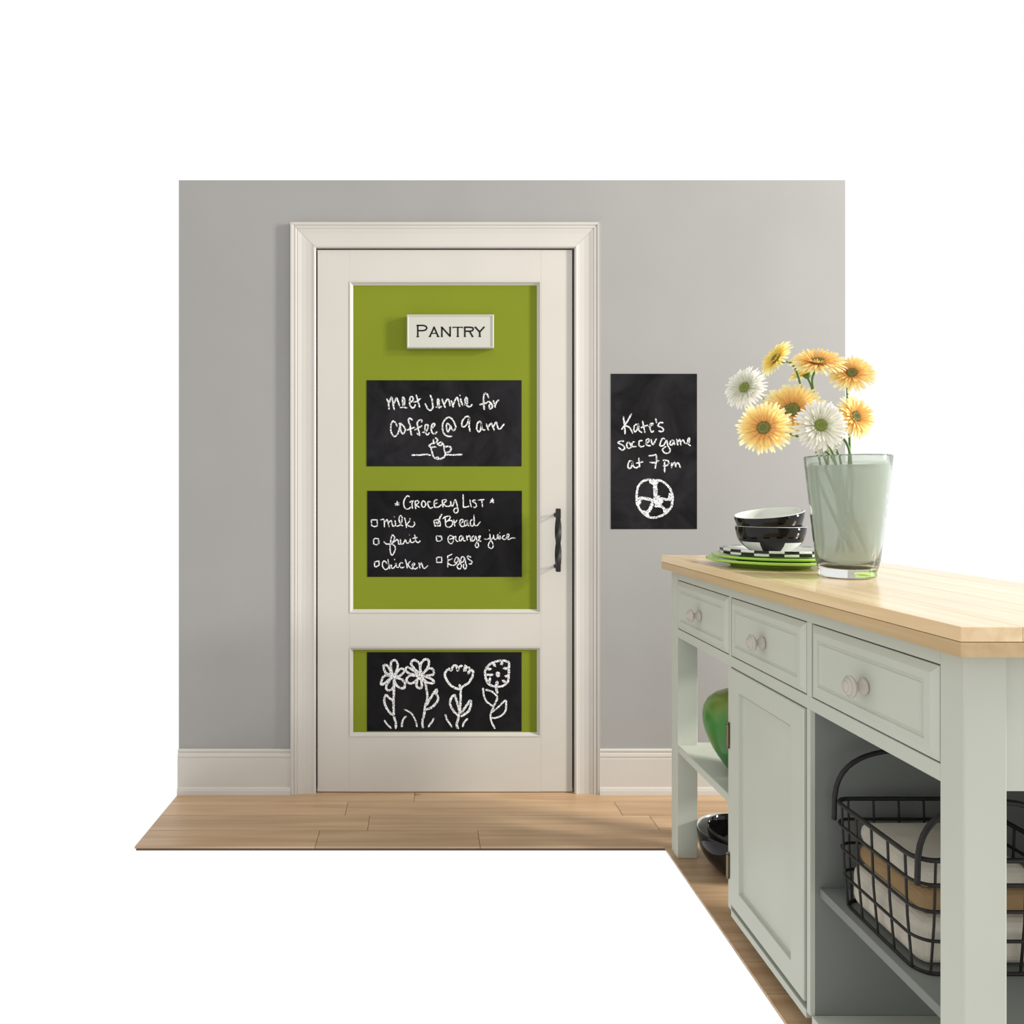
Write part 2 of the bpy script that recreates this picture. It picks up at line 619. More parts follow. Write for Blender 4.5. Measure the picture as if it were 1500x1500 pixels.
for (x0, x1, z0, z1) in ((ux0, ux1, uzb, uzt), (lx0, lx1, lzb, lzt)):
    p = MB().box(x0, x1, DY + RD, DY + 0.028, z0, z1).build('door_panel', M_green, door)
    p['label'] = 'apple green recessed panel'
    m = MB()
    prof = [(0.0, -0.0018), (0.002, -0.0022), (0.0042, -0.001), (0.005, 0.002), (0.0095, 0.0085), (0.0120, 0.0105), (0.0125, RD)]
    rows_ = []
    for u, d in prof:
        rows_.append([(x0 + u, DY + d, z0 + u), (x1 - u, DY + d, z0 + u), (x1 - u, DY + d, z1 - u), (x0 + u, DY + d, z1 - u)])
    m.grid(rows_, closed_v=True, smooth=False)
    m.build('panel_moulding', M_white, p, recalc=False)

# twisted iron pull
hx, hz1 = wp(818.5, 745, -0.052); _, hz0 = wp(818.5, 838, -0.052)
hy = DY - 0.042
m = MB()
rows_ = []
n = 64
for i in range(n + 1):
    t = i / n
    z = hz0 + (hz1 - hz0) * t
    tw = 0 if t < 0.12 else (1 if t > 0.88 else (t - 0.12) / 0.76)
    a = PI / 4 + tw * PI * 1.0
    r = 0.0135 if 0.12 <= t <= 0.88 else 0.0128
    if t > 0.985 or t < 0.015: r *= 0.8
    rows_.append([(hx + r * 0.92 * math.cos(a + k * PI / 2), hy + r * 0.92 * math.sin(a + k * PI / 2), z) for k in range(4)])
m.grid(rows_, closed_v=True, smooth=False); m.poly(rows_[0]); m.poly(rows_[-1])
han = m.build('door_handle', M_iron, door); han['label'] = 'black twisted iron pull handle'
for py in (754, 829):
    _, z = wp(0, py, DY)
    pm = MB(); pm.tube([(hx, DY - 0.002, z), (hx, DY - 0.02, z), (hx, hy + 0.003, z)], 0.0048, 10)
    pm.lathe([(0.0, 0.0), (0.0085, 0.0), (0.0085, 0.002), (0.004, 0.0035), (0, 0.0035)], (hx, DY, z), 20, mtx=Matrix.Rotation(PI / 2, 3, 'X'))
    pm.build('handle_post', M_iron, han)

# ================================================================ SIGN
SY0 = DY + RD; SY1 = SY0 - 0.030
sx0, sz1 = wp(596, 460.5, SY1); sx1, sz0 = wp(723.5, 509.5, SY1)
sg = empty('door_sign', ((sx0 + sx1) / 2, SY0, (sz0 + sz1) / 2))
tag(sg, 'white rectangular sign lettered PANTRY on the green door panel', 'sign')
m = MB()
b1, b2 = 0.0055, 0.0030
R_ = []
for u, yy in ((0.001, SY0 + 0.0), (0.0, SY1 + 0.006), (0.0, SY1 + b2), (b1 * .45, SY1 + .0004), (b1 * 0.8, SY1), (b1 * 1.15, SY1 + .0032), (b1 * 1.15 + .0008, SY1 + 0.0034)):
    R_.append([(sx0 + u, yy, sz0 + u), (sx1 - u, yy, sz0 + u), (sx1 - u, yy, sz1 - u), (sx0 + u, yy, sz1 - u)])
m.grid(R_, closed_v=True, smooth=False)
m.poly(R_[-1]); m.poly(R_[0])
m.build('sign_block', M_sign, sg)
SF = SY1 + 0.0034 - 0.0006
q = lambda L: [(590 + x / 10.714, 450 + y / 10.714) for x, y in L]
m = MB()
letters = [[(236, 285), (236, 462)], [(216, 286), (320, 285), (362, 297), (380, 325), (362, 355), (320, 368), (236, 368)], [(215, 462), (257, 462)],
           [(425, 460), (493, 314), (556, 460)], [(448, 410), (530, 410)], [(408, 460), (444, 460)], [(535, 460), (576, 460)], [(478, 312), (505, 312)],
           [(614, 460), (614, 314), (744, 458), (744, 312)], [(600, 460), (630, 460)], [(598, 312), (625, 312)], [(730, 312), (758, 312)],
           [(787, 314), (940, 314)], [(865, 314), (865, 460)], [(846, 460), (884, 460)], [(788, 312), (786, 328)], [(939, 312), (941, 328)],
           [(975, 460), (975, 314)], [(962, 314), (1060, 314), (1100, 322), (1110, 345), (1092, 368), (1055, 376), (975, 376)], [(1050, 378), (1095, 458)], [(962, 460), (992, 460)], [(1080, 460), (1110, 460)],
           [(1140, 314), (1208, 388)], [(1276, 314), (1208, 388), (1210, 460)], [(1126, 312), (1156, 312)], [(1260, 312), (1288, 312)], [(1192, 460), (1228, 460)]]
for L in letters:
    stroke_mesh(m, q(L), SF, 2.15 if len(L) > 2 or abs(L[0][1] - L[-1][1]) > 60 else 1.5, 0.0, False, True)
m.build('sign_lettering', M_ink, sg, recalc=False)

# ================================================================ CHALKBOARD DECALS
def S(ox, oy, k, strokes, wd=2.5):
    out = []
    for s in strokes:
        ww = wd
        if isinstance(s, tuple):
            ww, s = s
        out.append((ww, [(ox + x / k, oy + y / k) for x, y in s]))
    return out


line1 = S(560, 570, 15, [
    [(100, 215), (130, 290), (150, 445)], [(150, 300), (200, 180), (230, 280), (260, 450)], [(250, 330), (310, 200), (350, 280), (380, 370)],
    [(395, 405), (445, 400), (482, 345), (492, 270), (478, 200), (450, 178), (442, 240), (455, 330), (485, 395), (545, 412)],
    [(620, 290), (680, 230), (650, 160), (610, 200), (605, 330), (650, 410), (700, 400), (730, 340)],
    [(745, 130), (780, 250), (820, 400)], [(690, 285), (770, 260), (840, 210)],
    [(1050, 130), (1090, 220), (1105, 320), (1110, 400), (1060, 465), (1000, 430), (940, 320)],
    [(1180, 395), (1225, 385), (1248, 310), (1240, 230), (1215, 225), (1214, 300), (1235, 405), (1300, 380)],
    [(1310, 220), (1350, 320), (1380, 405)], [(1365, 330), (1430, 220), (1470, 270), (1485, 370)]]) + S(650, 570, 15, [
    [(165, 250), (190, 330), (210, 395)], [(210, 350), (260, 220), (300, 190), (330, 300), (350, 385)],
    [(365, 205), (390, 290), (415, 360)], [(350, 130), (362, 152)],
    [(455, 345), (510, 320), (520, 240), (495, 180), (470, 230), (480, 330), (530, 375), (580, 380), (625, 335)],
    [(985, 190), (960, 120), (895, 95), (875, 200), (880, 330), (890, 450)], [(790, 340), (860, 325), (950, 300)],
    [(950, 290), (1000, 280), (1060, 340), (1060, 410), (1010, 430), (1000, 350), (1030, 330)],
    [(1090, 250), (1115, 330), (1130, 400)], [(1130, 350), (1170, 270), (1215, 240)]])
line2 = S(560, 605, 15, [
    [(325, 290), (290, 220), (240, 175), (200, 230), (185, 330), (200, 430), (265, 515), (330, 470), (380, 330), (400, 250)],
    [(365, 240), (420, 240), (500, 340), (490, 420), (450, 455), (400, 380), (395, 270)],
    [(670, 155), (600, 115), (575, 170), (610, 280), (625, 400), (645, 495)], [(540, 375), (620, 345), (710, 315)],
    [(865, 200), (860, 155), (800, 165), (765, 230), (790, 340), (810, 430), (820, 495)], [(710, 370), (790, 330), (870, 280)], [(765, 445), (800, 480)],
    [(885, 425), (950, 410), (1000, 340), (1000, 265), (950, 260), (940, 340), (960, 450), (1000, 475), (1035, 430)],
    [(1080, 340), (1140, 290), (1150, 235), (1110, 240), (1075, 320), (1090, 420), (1140, 460), (1200, 415)]]) + S(650, 605, 15, [
    [(180, 505), (110, 515), (30, 480), (-15, 400), (-28, 280), (10, 170), (100, 95), (180, 130), (240, 230), (265, 320), (220, 380), (170, 340)],
    [(130, 270), (80, 225), (60, 290), (70, 380), (95, 410), (130, 340), (145, 280), (170, 350)],
    [(560, 80), (490, 80), (420, 160), (395, 250), (430, 305), (490, 270), (540, 180), (560, 100), (560, 200), (560, 320), (580, 410)],
    [(830, 220), (780, 185), (740, 240), (725, 340), (760, 410), (800, 390), (820, 310), (830, 230), (835, 320), (880, 375), (910, 370)],
    [(935, 240), (960, 320), (985, 380)], [(985, 300), (1040, 225), (1070, 290), (1110, 380)], [(1095, 300), (1150, 200), (1175, 270), (1200, 340), (1250, 340), (1325, 240)]])
mug = S(595, 635, 15, [
    [(120, 475), (300, 472), (430, 460), (540, 478)], [(870, 465), (1050, 470), (1225, 460)],
    [(545, 310), (565, 400), (600, 510), (640, 545), (740, 560), (830, 520), (860, 440), (835, 340), (825, 240)],
    [(545, 310), (505, 270), (550, 230), (620, 210)], [(600, 130), (600, 190), (630, 215)], [(640, 95), (690, 140), (670, 200), (740, 270), (790, 240)],
    [(555, 300), (660, 295)], [(710, 220), (760, 190), (820, 240)], [(850, 300), (900, 285), (965, 290), (985, 350), (950, 400), (890, 410)],
    [(640, 545), (700, 520), (710, 570)]], 2.3)
head = S(570, 720, 15, [
    [(175, 215), (180, 310)], [(125, 270), (225, 245)], [(140, 305), (180, 260), (215, 300)],
    [(445, 115), (400, 95), (340, 170), (320, 270), (350, 360), (420, 385), (480, 340)], [(450, 235), (525, 205), (500, 270), (515, 375)],
    [(570, 220), (575, 300), (585, 380)], [(570, 215), (630, 200), (650, 240), (600, 290), (585, 300), (670, 350)],
    [(740, 200), (715, 260), (730, 330), (780, 340), (805, 270), (770, 215), (740, 205)],
    [(910, 230), (860, 220), (850, 280), (880, 350), (920, 365), (965, 345)],
    [(1010, 190), (985, 250), (1005, 355)], [(1000, 190), (1060, 180)], [(1010, 265), (1065, 250)], [(1005, 345), (1080, 340), (1150, 290)],
    [(1165, 200), (1175, 280), (1185, 350)], [(1160, 200), (1230, 175), (1260, 210), (1200, 265), (1250, 320), (1320, 325), (1350, 290)]], 2.0) + S(650, 720, 15, [
    [(150, 210), (165, 310), (200, 310), (250, 180), (285, 260), (310, 370), (310, 440), (260, 470), (220, 430), (240, 375), (300, 365)],
    [(425, 65), (430, 200), (430, 350)], [(430, 345), (480, 340), (560, 325)], [(575, 185), (585, 260), (605, 340)],
    [(700, 190), (650, 190), (640, 220), (700, 260), (720, 310), (690, 350), (650, 340)],
    [(755, 190), (890, 175)], [(840, 190), (845, 260), (850, 340)],
    [(1070, 150), (1065, 240)], [(1030, 195), (1100, 185)], [(1020, 245), (1070, 200), (1095, 250)]], 2.0)
milk = S(535, 750, 15, [
    [(130, 175), (260, 170), (265, 250), (260, 310), (190, 320), (145, 300), (130, 180)],
    [(335, 175), (400, 160), (420, 240), (420, 330)], [(425, 230), (480, 165), (500, 240), (525, 325)], [(505, 240), (570, 190), (590, 270), (615, 315), (650, 300)],
    [(655, 190), (665, 250), (660, 290), (700, 310), (740, 300)], [(635, 103), (645, 115)],
    [(740, 300), (790, 250), (815, 130), (780, 80), (745, 110), (750, 200), (780, 280), (830, 305)],
    [(865, 120), (890, 230), (905, 345)], [(985, 140), (960, 220), (910, 270)], [(910, 265), (960, 310), (1040, 325), (1090, 260), (1070, 220)]], 1.9)
fruit = S(535, 750, 15, [
    [(180, 600), (210, 580), (290, 590), (300, 690), (240, 725), (190, 700), (180, 600)],
    [(410, 650), (460, 700), (540, 700), (620, 640), (645, 560), (600, 505), (570, 570), (558, 660), (548, 760), (550, 870), (585, 950), (630, 900), (662, 810), (640, 740), (580, 705), (640, 655), (690, 600)],
    [(680, 600), (720, 620), (730, 700), (780, 700)], [(770, 600), (790, 700), (840, 690), (880, 610), (910, 680), (960, 670), (990, 600)],
    [(990, 590), (1000, 660), (1040, 670), (1090, 640)], [(965, 498), (972, 515)],
    [(1085, 500), (1100, 580), (1120, 650), (1170, 670), (1210, 630)], [(1040, 580), (1150, 560)]], 1.9)
bread = S(630, 750, 11.54, [
    [(70, 140), (150, 125), (175, 200), (170, 235), (80, 235), (65, 145)], (2.6, [(100, 170), (130, 200), (160, 110), (200, 40)]),
    [(215, 115), (260, 80), (330, 70), (335, 110), (260, 180)], [(255, 95), (260, 170), (265, 240)], [(290, 150), (360, 145), (385, 190), (350, 245), (290, 255), (255, 220)],
    [(400, 130), (420, 240)], [(425, 180), (455, 135)],
    [(490, 200), (545, 175), (555, 130), (515, 135), (500, 190), (530, 245), (580, 235)],
    [(620, 140), (590, 150), (580, 210), (600, 235), (625, 200), (630, 140), (640, 220), (660, 235)],
    [(720, 130), (685, 150), (685, 220), (715, 240), (745, 180), (740, 50)], [(740, 180), (760, 225), (800, 225), (850, 165)]], 1.9)
orange = S(630, 750, 11.54, [
    [(105, 405), (190, 410), (200, 470), (150, 495), (110, 485), (105, 405)],
    [(350, 390), (305, 430), (310, 500), (350, 535), (390, 500), (395, 430), (355, 395)], [(330, 460), (400, 440)],
    [(395, 430), (430, 410), (440, 480), (475, 500)], [(540, 400), (500, 420), (495, 480), (530, 480), (555, 410), (565, 480), (600, 485)],
    [(615, 400), (630, 480)], [(630, 430), (670, 400), (690, 500)],
    [(745, 400), (710, 430), (715, 490), (750, 470), (770, 410), (790, 480), (820, 560), (800, 600), (765, 580), (780, 520), (840, 450)],
    [(820, 450), (850, 420), (840, 400), (820, 430), (835, 490), (865, 490)],
    [(915, 455), (970, 460), (1010, 430), (1010, 370)], [(1010, 370), (1020, 460), (1065, 540), (1060, 600), (1020, 615), (985, 570), (1010, 500), (1070, 430)], [(998, 303), (1005, 318)],
    [(1070, 385), (1085, 460), (1130, 450), (1145, 380), (1160, 455), (1200, 440)], [(1180, 400), (1190, 455)], [(1173, 346), (1180, 357)],
    [(1260, 395), (1225, 420), (1235, 460), (1280, 460)], [(1280, 440), (1320, 430), (1335, 380), (1305, 380), (1300, 430), (1330, 465), (1380, 440), (1440, 440)]], 1.8)
chicken = S(535, 795, 15, [
    [(200, 420), (300, 400), (305, 490), (240, 530), (210, 530), (200, 420)],
    [(475, 460), (450, 420), (410, 400), (375, 460), (390, 540), (450, 590), (510, 550), (520, 500)],
    [(500, 365), (520, 480), (540, 575)], [(530, 510), (570, 490), (580, 550), (620, 565)],
    [(620, 565), (665, 500), (675, 450), (690, 530), (740, 540)], [(645, 350), (645, 380)],
    [(825, 450), (780, 440), (750, 500), (790, 550), (860, 530)],
    [(880, 365), (910, 470), (925, 565)], [(990, 410), (930, 480)], [(930, 480), (980, 540), (1030, 575), (1060, 550)],
    [(1040, 520), (1090, 470), (1060, 450), (1030, 490), (1060, 560), (1110, 575), (1150, 540)],
    [(1180, 440), (1200, 560)], [(1200, 500), (1235, 440), (1260, 520), (1300, 565), (1380, 500)]], 1.9)
eggs = S(630, 795, 15, [
    [(140, 320), (250, 315), (260, 430), (145, 435), (140, 320)],
    [(385, 280), (390, 420), (388, 540)], [(400, 295), (485, 250)], [(395, 385), (485, 350)], [(400, 450), (450, 490), (540, 490), (600, 420)],
    [(620, 340), (580, 320), (535, 390), (550, 430), (600, 420), (630, 340), (650, 430), (690, 500), (660, 575), (610, 560), (600, 500), (650, 450)],
    [(750, 320), (700, 310), (670, 380), (690, 430), (740, 400), (755, 330), (780, 430), (800, 520), (770, 575), (735, 540), (740, 470)],
    [(900, 320), (840, 290), (815, 310), (860, 370), (920, 410), (910, 460), (850, 465)]], 1.9)
fw = 3.3
flow1 = S(550, 955, 12.5, [
    [(310, 420), (280, 250), (300, 170), (350, 150), (400, 200), (400, 300), (350, 430)],
    [(290, 430), (180, 370), (150, 260), (200, 240), (250, 300), (300, 420)],
    [(280, 440), (160, 440), (100, 570), (140, 590), (230, 520), (310, 460)],
    [(300, 470), (210, 600), (200, 680), (260, 700), (330, 640), (340, 500)],
    [(360, 470), (480, 500), (530, 560), (530, 650), (460, 660), (380, 600), (340, 500)],
    [(360, 420), (440, 320), (510, 310), (520, 360), (450, 430), (380, 450)], (6, [(270, 430), (320, 450), (360, 440)]),
    [(340, 500), (340, 700), (330, 900), (335, 1150)], [(335, 1180), (370, 1290), (375, 1400)],
    [(330, 900), (240, 830), (190, 790), (160, 880), (190, 1000), (270, 1120), (340, 1150)],
    (2.4, [(160, 1250), (220, 1330), (290, 1400)]), (2.8, [(560, 1180), (500, 1250), (480, 1370)]), (2.4, [(530, 1055), (650, 1120), (730, 1250), (760, 1370)])], fw)
flow2 = S(550, 955, 12.5, [
    [(800, 400), (660, 240), (670, 170), (720, 150), (800, 210), (830, 380)], [(820, 380), (830, 220), (900, 140), (970, 150), (970, 250), (890, 380)],
    [(870, 400), (960, 310), (1040, 310), (1070, 380), (1040, 420), (900, 440)], [(880, 450), (1000, 480), (1070, 540), (1050, 570), (950, 560), (860, 480)],
    [(780, 470), (750, 600), (790, 660), (850, 640), (830, 480)], [(780, 440), (640, 430), (570, 490), (590, 560), (680, 570), (790, 480)],
    [(780, 400), (620, 290), (560, 290), (560, 350), (640, 400), (780, 430)], (7, [(750, 390), (800, 400), (860, 400)]), (7, [(760, 430), (820, 450), (880, 440)]), (5, [(780, 470), (830, 480)]), (6, [(820, 400), (840, 480), (890, 530)]),
    [(900, 530), (935, 680), (950, 850), (910, 1000), (890, 1150), (860, 1280), (870, 1390)],
    [(930, 980), (1000, 860), (1110, 690), (1130, 740)], [(1100, 740), (1150, 860), (1090, 960), (1000, 1030), (910, 1060)],
    (2.8, [(1070, 1220), (1020, 1300), (970, 1370)])], fw)
flow3 = S(645, 955, 12.5, [
    [(350, 690), (200, 620), (100, 480), (90, 380), (160, 310), (200, 340), (230, 270), (290, 250), (320, 340), (340, 280), (400, 250)],
    (5, [(455, 250), (465, 300), (435, 345)]), [(500, 280), (545, 295)], (4.2, [(510, 395), (550, 340), (600, 340)]), [(600, 340), (590, 440), (520, 560), (430, 620), (360, 680)],
    [(350, 600), (370, 700), (370, 900), (350, 1100), (320, 1250), (300, 1340), (330, 1400)],
    [(340, 1170), (240, 1080), (180, 950), (200, 850), (260, 790), (290, 870), (330, 1000), (345, 1080)],
    [(380, 1120), (460, 1010), (550, 890), (555, 990), (510, 1090), (430, 1150), (380, 1180)],
    (2.8, [(90, 1150), (130, 1250), (210, 1370)]), (2.8, [(500, 1220), (430, 1300), (410, 1370)])], fw)
flow4 = S(645, 955, 12.5, [
    [(1040, 640), (900, 600), (840, 500), (820, 350), (900, 230), (980, 190), (1100, 160), (1240, 180), (1260, 260), (1250, 400), (1240, 530), (1150, 620), (1040, 640)],
    (4, [(970, 220), (1010, 260)]), (4.6, [(1120, 195), (1130, 230)]), (4, [(1240, 300), (1160, 300)]), (4, [(1240, 450), (1190, 440)]), (4, [(1190, 560), (1140, 520)]),
    (4, [(1030, 620), (1040, 540)]), [(900, 570), (910, 470)], [(850, 420), (960, 415)], (4, [(860, 310), (930, 310)]), (3.5, [(1030, 385), (1080, 385)]), (3.5, [(1025, 410), (1085, 410)]), (3.5, [(1030, 435), (1080, 440)]),
    [(1020, 650), (1045, 760)], (2.6, [(1030, 820), (1040, 850), (1000, 950), (930, 1110), (920, 1200), (950, 1310), (1000, 1400)]),
    (2.6, [(780, 660), (800, 800), (850, 910), (960, 990)]), (2.6, [(830, 690), (950, 730), (1040, 820), (1030, 900)]),
    (2.6, [(930, 1110), (1050, 1020), (1190, 890), (1205, 960), (1190, 1080), (1110, 1170), (1000, 1210), (930, 1200)])], fw)
kate = S(895, 595, 11.905, [
    (2.6, [(215, 180), (235, 320), (245, 485)]), (2.6, [(355, 130), (300, 240), (240, 330), (185, 405)]), [(250, 335), (330, 380), (380, 475)],
    [(470, 310), (420, 330), (400, 400), (420, 450), (460, 400), (475, 310), (490, 420), (540, 460)],
    [(550, 260), (570, 360), (590, 460)], [(520, 375), (640, 330)], [(660, 350), (720, 330), (730, 300), (690, 310), (680, 390), (710, 450), (745, 430)],
    [(780, 215), (795, 290)], [(910, 290), (850, 290), (820, 340), (880, 370), (920, 410), (880, 445), (830, 430)]], 2.3)
socc = S(895, 595, 11.905, [
    [(225, 610), (160, 610), (125, 640), (200, 680), (240, 730), (200, 765), (130, 720)], [(310, 620), (270, 670), (300, 735), (350, 710), (330, 650), (300, 620)],
    [(410, 620), (370, 640), (370, 700), (440, 705)], [(545, 600), (495, 610), (490, 680), (530, 710), (580, 690)],
    [(600, 655), (665, 610), (650, 570), (615, 600), (630, 680), (690, 690)], [(700, 580), (730, 670), (790, 570)],
    [(945, 570), (900, 560), (860, 640), (860, 690), (920, 680), (970, 600), (990, 680), (1030, 760), (1000, 820), (930, 810), (900, 750), (960, 700)],
    [(1080, 590), (1040, 610), (1030, 670), (1070, 670), (1090, 600), (1110, 670)],
    [(1145, 570), (1165, 680)], [(1165, 630), (1200, 580), (1220, 680)], [(1225, 620), (1260, 590), (1290, 650)],
    [(1300, 650), (1360, 630), (1370, 560), (1345, 570), (1340, 640), (1385, 690)]], 2.3)
at7 = S(895, 595, 11.905, [
    [(370, 960), (320, 960), (295, 1040), (320, 1090), (365, 1040), (370, 970), (390, 1050), (440, 1075), (480, 1050)],
    [(485, 905), (500, 1060)], [(440, 995), (560, 970)],
    [(660, 865), (720, 860), (785, 850), (790, 940), (770, 1085)], [(675, 975), (760, 985), (835, 950)],
    [(935, 970), (935, 1150)], [(900, 945), (980, 945), (1010, 980), (980, 1030), (910, 1040)],
    [(1060, 990), (1055, 1080)], [(1060, 1040), (1110, 980), (1130, 1060)], [(1130, 1020), (1170, 990), (1210, 1070)]], 2.4)
ball = S(920, 690, 18.75, [
    (3.2, [(560, 230), (380, 300), (270, 450), (240, 650), (240, 850), (300, 1010), (400, 1140), (540, 1250), (720, 1280), (900, 1230), (1060, 1140), (1180, 1000), (1215, 850), (1225, 680), (1150, 480), (1030, 345), (880, 265), (700, 250), (560, 240)]),
    (6, [(730, 300), (750, 500), (745, 700)]), (5, [(600, 260), (690, 340), (800, 320)]), (4.5, [(300, 740), (450, 750), (640, 790)]), (5.5, [(270, 760), (310, 830), (280, 920)]),
    (5, [(660, 880), (620, 1020), (510, 1170)]), (5, [(390, 1120), (470, 1150), (560, 1240)]), (3.4, [(880, 740), (1010, 775), (1180, 790)]), (5.5, [(1180, 620), (1150, 710), (1210, 790)]),
    (3.6, [(740, 960), (900, 970), (1000, 1040)]), (5, [(1000, 1040), (1020, 1140)]), (4, [(1060, 1050), (1120, 1060)]), (10, [(740, 780), (800, 840), (850, 850)]), (9, [(780, 700), (840, 800), (890, 900)]), (5, [(640, 790), (700, 850)])], 3)


BOXES = {id(l[0][1]) for l in (milk, fruit, bread, orange, chicken, eggs)}     # tick boxes keep their corners


def decal(px0, px1, py0, py1, yb, label, mat, parts):
    yf = yb - 0.0016
    x0, z1 = wp(px0, py0, yf); x1, z0 = wp(px1, py1, yf)
    r = empty('chalkboard_decal', ((x0 + x1) / 2, yb, (z0 + z1) / 2))
    tag(r, label, 'chalkboard')
    MB().box(x0, x1, yf, yb - 0.0001, z0, z1).build('vinyl_sheet', mat, r)
    for name, strokes in parts:
        words = [strokes]
        if name == 'chalk_lettering':          # one part for each written word
            iv = sorted((min(p[0] for p in s), max(p[0] for p in s), i) for i, (wd, s) in enumerate(strokes))
            words, end = [], -1e9
            for a, b, i in iv:
                if a > end + 4.2: words.append([])
                words[-1].append(strokes[i])
                end = max(end, b)
        for ws in words:
            m = MB()
            for wd, s in ws:
                stroke_mesh(m, s, yf - 0.0004, wd * (0.90 if name == 'chalk_lettering' else 1.0), curved=id(s) not in BOXES)
            m.build(name, M_chalk, r, recalc=False)
    return r


PY = DY + RD
decal(537, 764, 557, 683, PY, 'black chalkboard decal with a coffee note and steaming mug sketch, under the PANTRY sign', M_board,
      [('chalk_lettering', line1), ('chalk_lettering', line2), ('chalk_drawing', mug)])
decal(538, 764.5, 719, 845, PY, 'black chalkboard decal with a chalk grocery list and tick boxes on the green door panel', M_board2,
      [('chalk_lettering', x) for x in (head, milk, fruit, bread, orange, chicken, eggs)])
decal(537.5, 764, 955.5, 1071, PY, 'black chalkboard decal with four chalk flowers on the lower green door panel', M_board2,
      [('chalk_drawing', x) for x in (flow1, flow2, flow3, flow4)])
decal(895, 1021, 547.5, 775, 0.0, 'tall black chalkboard decal with a soccer ball drawing on the grey wall', M_board,
      [('chalk_lettering', kate), ('chalk_lettering', socc), ('chalk_lettering', at7), ('chalk_drawing', ball)])

# ================================================================ KITCHEN ISLAND
def Y(d): return d - CD          # distance from camera -> world y


FX = 0.777                       # long face of the island
BX = 1.245                       # opposite face
LW = 0.062
far0, far1 = Y(2.243), Y(2.192)
near1, near0 = Y(1.078), Y(1.030)
isl = empty('kitchen_island', (1.0, Y(1.64), 0.0))
tag(isl, 'pale sage kitchen island with drawers, panelled door and open bays beside the wall', 'kitchen island')
for (x0, x1, y0, y1) in ((FX, FX + LW, far1, far0), (BX - LW, BX, far1, far0), (FX, FX + LW, near0, near1), (BX - LW, BX, near0, near1)):
    MB().box(x0, x1, y0, y1, 0, 0.878, 0.0018, 2).build('leg', M_sage, isl)
# face frame: rails and dividers of the long face
p1a, p1b = Y(1.829), Y(1.813)
p2a, p2b = Y(1.454), Y(1.442)
FT = 0.020
def rail(z0, z1, y0=near1, y1=far1, x0=FX + .001, x1=FX + FT, name='rail'):
    return MB().box(x0, x1, y0, y1, z0, z1, 0.0008, 1).build(name, M_sage, isl)
rail(0.852, 0.878)
rail(0.676, 0.702)
rail(0.852, 0.878, x0=BX - FT, x1=BX - .001)
rail(0.676, 0.852, x0=BX - FT, x1=BX - .001, name='apron')
for (y0, y1) in ((far1 + .004, far0 - .012), (near0 + .012, near1 - .004)):
    MB().box(FX + LW, BX - LW, y0, y1, 0.676, 0.878, 0.0008, 1).build('apron', M_sage, isl)
d1a, d1b = Y(1.824), Y(1.812)
d2a, d2b = Y(1.454), Y(1.436)
for (a, b) in ((d1a, d1b), (d2a, d2b)):
    MB().box(FX + .001, FX + FT, a, b, 0.702, 0.852, 0.0006, 1).build('divider', M_sage, isl)
MB().box(FX + FT, BX - FT, near1, far1, 0.676, 0.690).build('drawer_deck', M_inner_shade, isl)
# cabinet partitions
MB().box(FX + .001, BX - FT - .001, p1b, p1a, 0.06, 0.676, 0.0008, 1).build('partition', M_sage, isl)
o = MB().box(FX + FT * 0.6, BX - FT - .001, p2b, p2a + .002, 0.06, 0.676, 0.0, 1).build('partition', M_inner_shade, isl)
o['label'] = 'shade-darkened grey inner partition of the open bay'
MB().box(FX + .001, FX + FT * 0.6, p2b, p2a, 0.06, 0.676, 0.0008, 1).build('stile', M_sage, isl)
MB().box(FX + .001, BX - FT - .001, p2a + .003, p1b - .001, 0.045, 0.062, 0.0008, 1).build('cabinet_floor', M_sage, isl)
MB().box(BX - FT - .001, BX - .001, near1, p1a, 0.045, 0.676, 0.0008, 1).build('back_panel', M_inner_shade, isl)
MB().box(FX + .02, BX - FT - .002, near1 - .02, p2b - .001, 0.30, 0.318, 0.0008, 1).build('shelf', M_inner_shade, isl)
MB().box(FX + .004, BX - .03, near1 - .0, p2b - .001, 0.045, 0.062, 0.0008, 1).build('cabinet_floor', M_sage, isl)
# open shelf of the far bay
m = MB().box(FX + .003, BX - .003, p1a + .0005, far1 + .030, 0.322, 0.345, 0.0025, 2)
m.build('shelf', M_sage, isl)


def raised_front(name, y0, y1, z0, z1, frame, proud, parent=None, deep=0.004, inset=0.0028):
    """bevelled panel front facing -x; y0 < y1"""
    y0 += inset; y1 -= inset; z0 += inset; z1 -= inset
    m = MB()
    xf = FX - proud
    prof = [(0.0, FX + 0.016), (0.0, xf + 0.006), (0.013, xf), (0.0135, xf), (frame, xf), (frame + 0.0015, xf + deep), (frame + .006, xf + deep),
            (frame + 0.008, xf + deep * 0.2), (frame + 0.012, xf + deep * 0.2 + .0006)]
    if name == 'cabinet_door':
        prof = [(0.0, FX + 0.016), (0.0, xf + 0.002), (0.002, xf), (frame, xf), (frame + 0.0015, xf + deep), (frame + .005, xf + deep * .6), (frame + .006, xf + deep * 1.4), (frame + .011, xf + deep * 1.5)]
    R_ = []
    for u, x in prof:
        R_.append([(x, y0 + u, z0 + u), (x, y1 - u, z0 + u), (x, y1 - u, z1 - u), (x, y0 + u, z1 - u)])
    m.grid(R_, closed_v=True, smooth=False)
    m.poly(R_[-1]); m.poly(R_[0])
    return m.build(name, M_sage, isl)


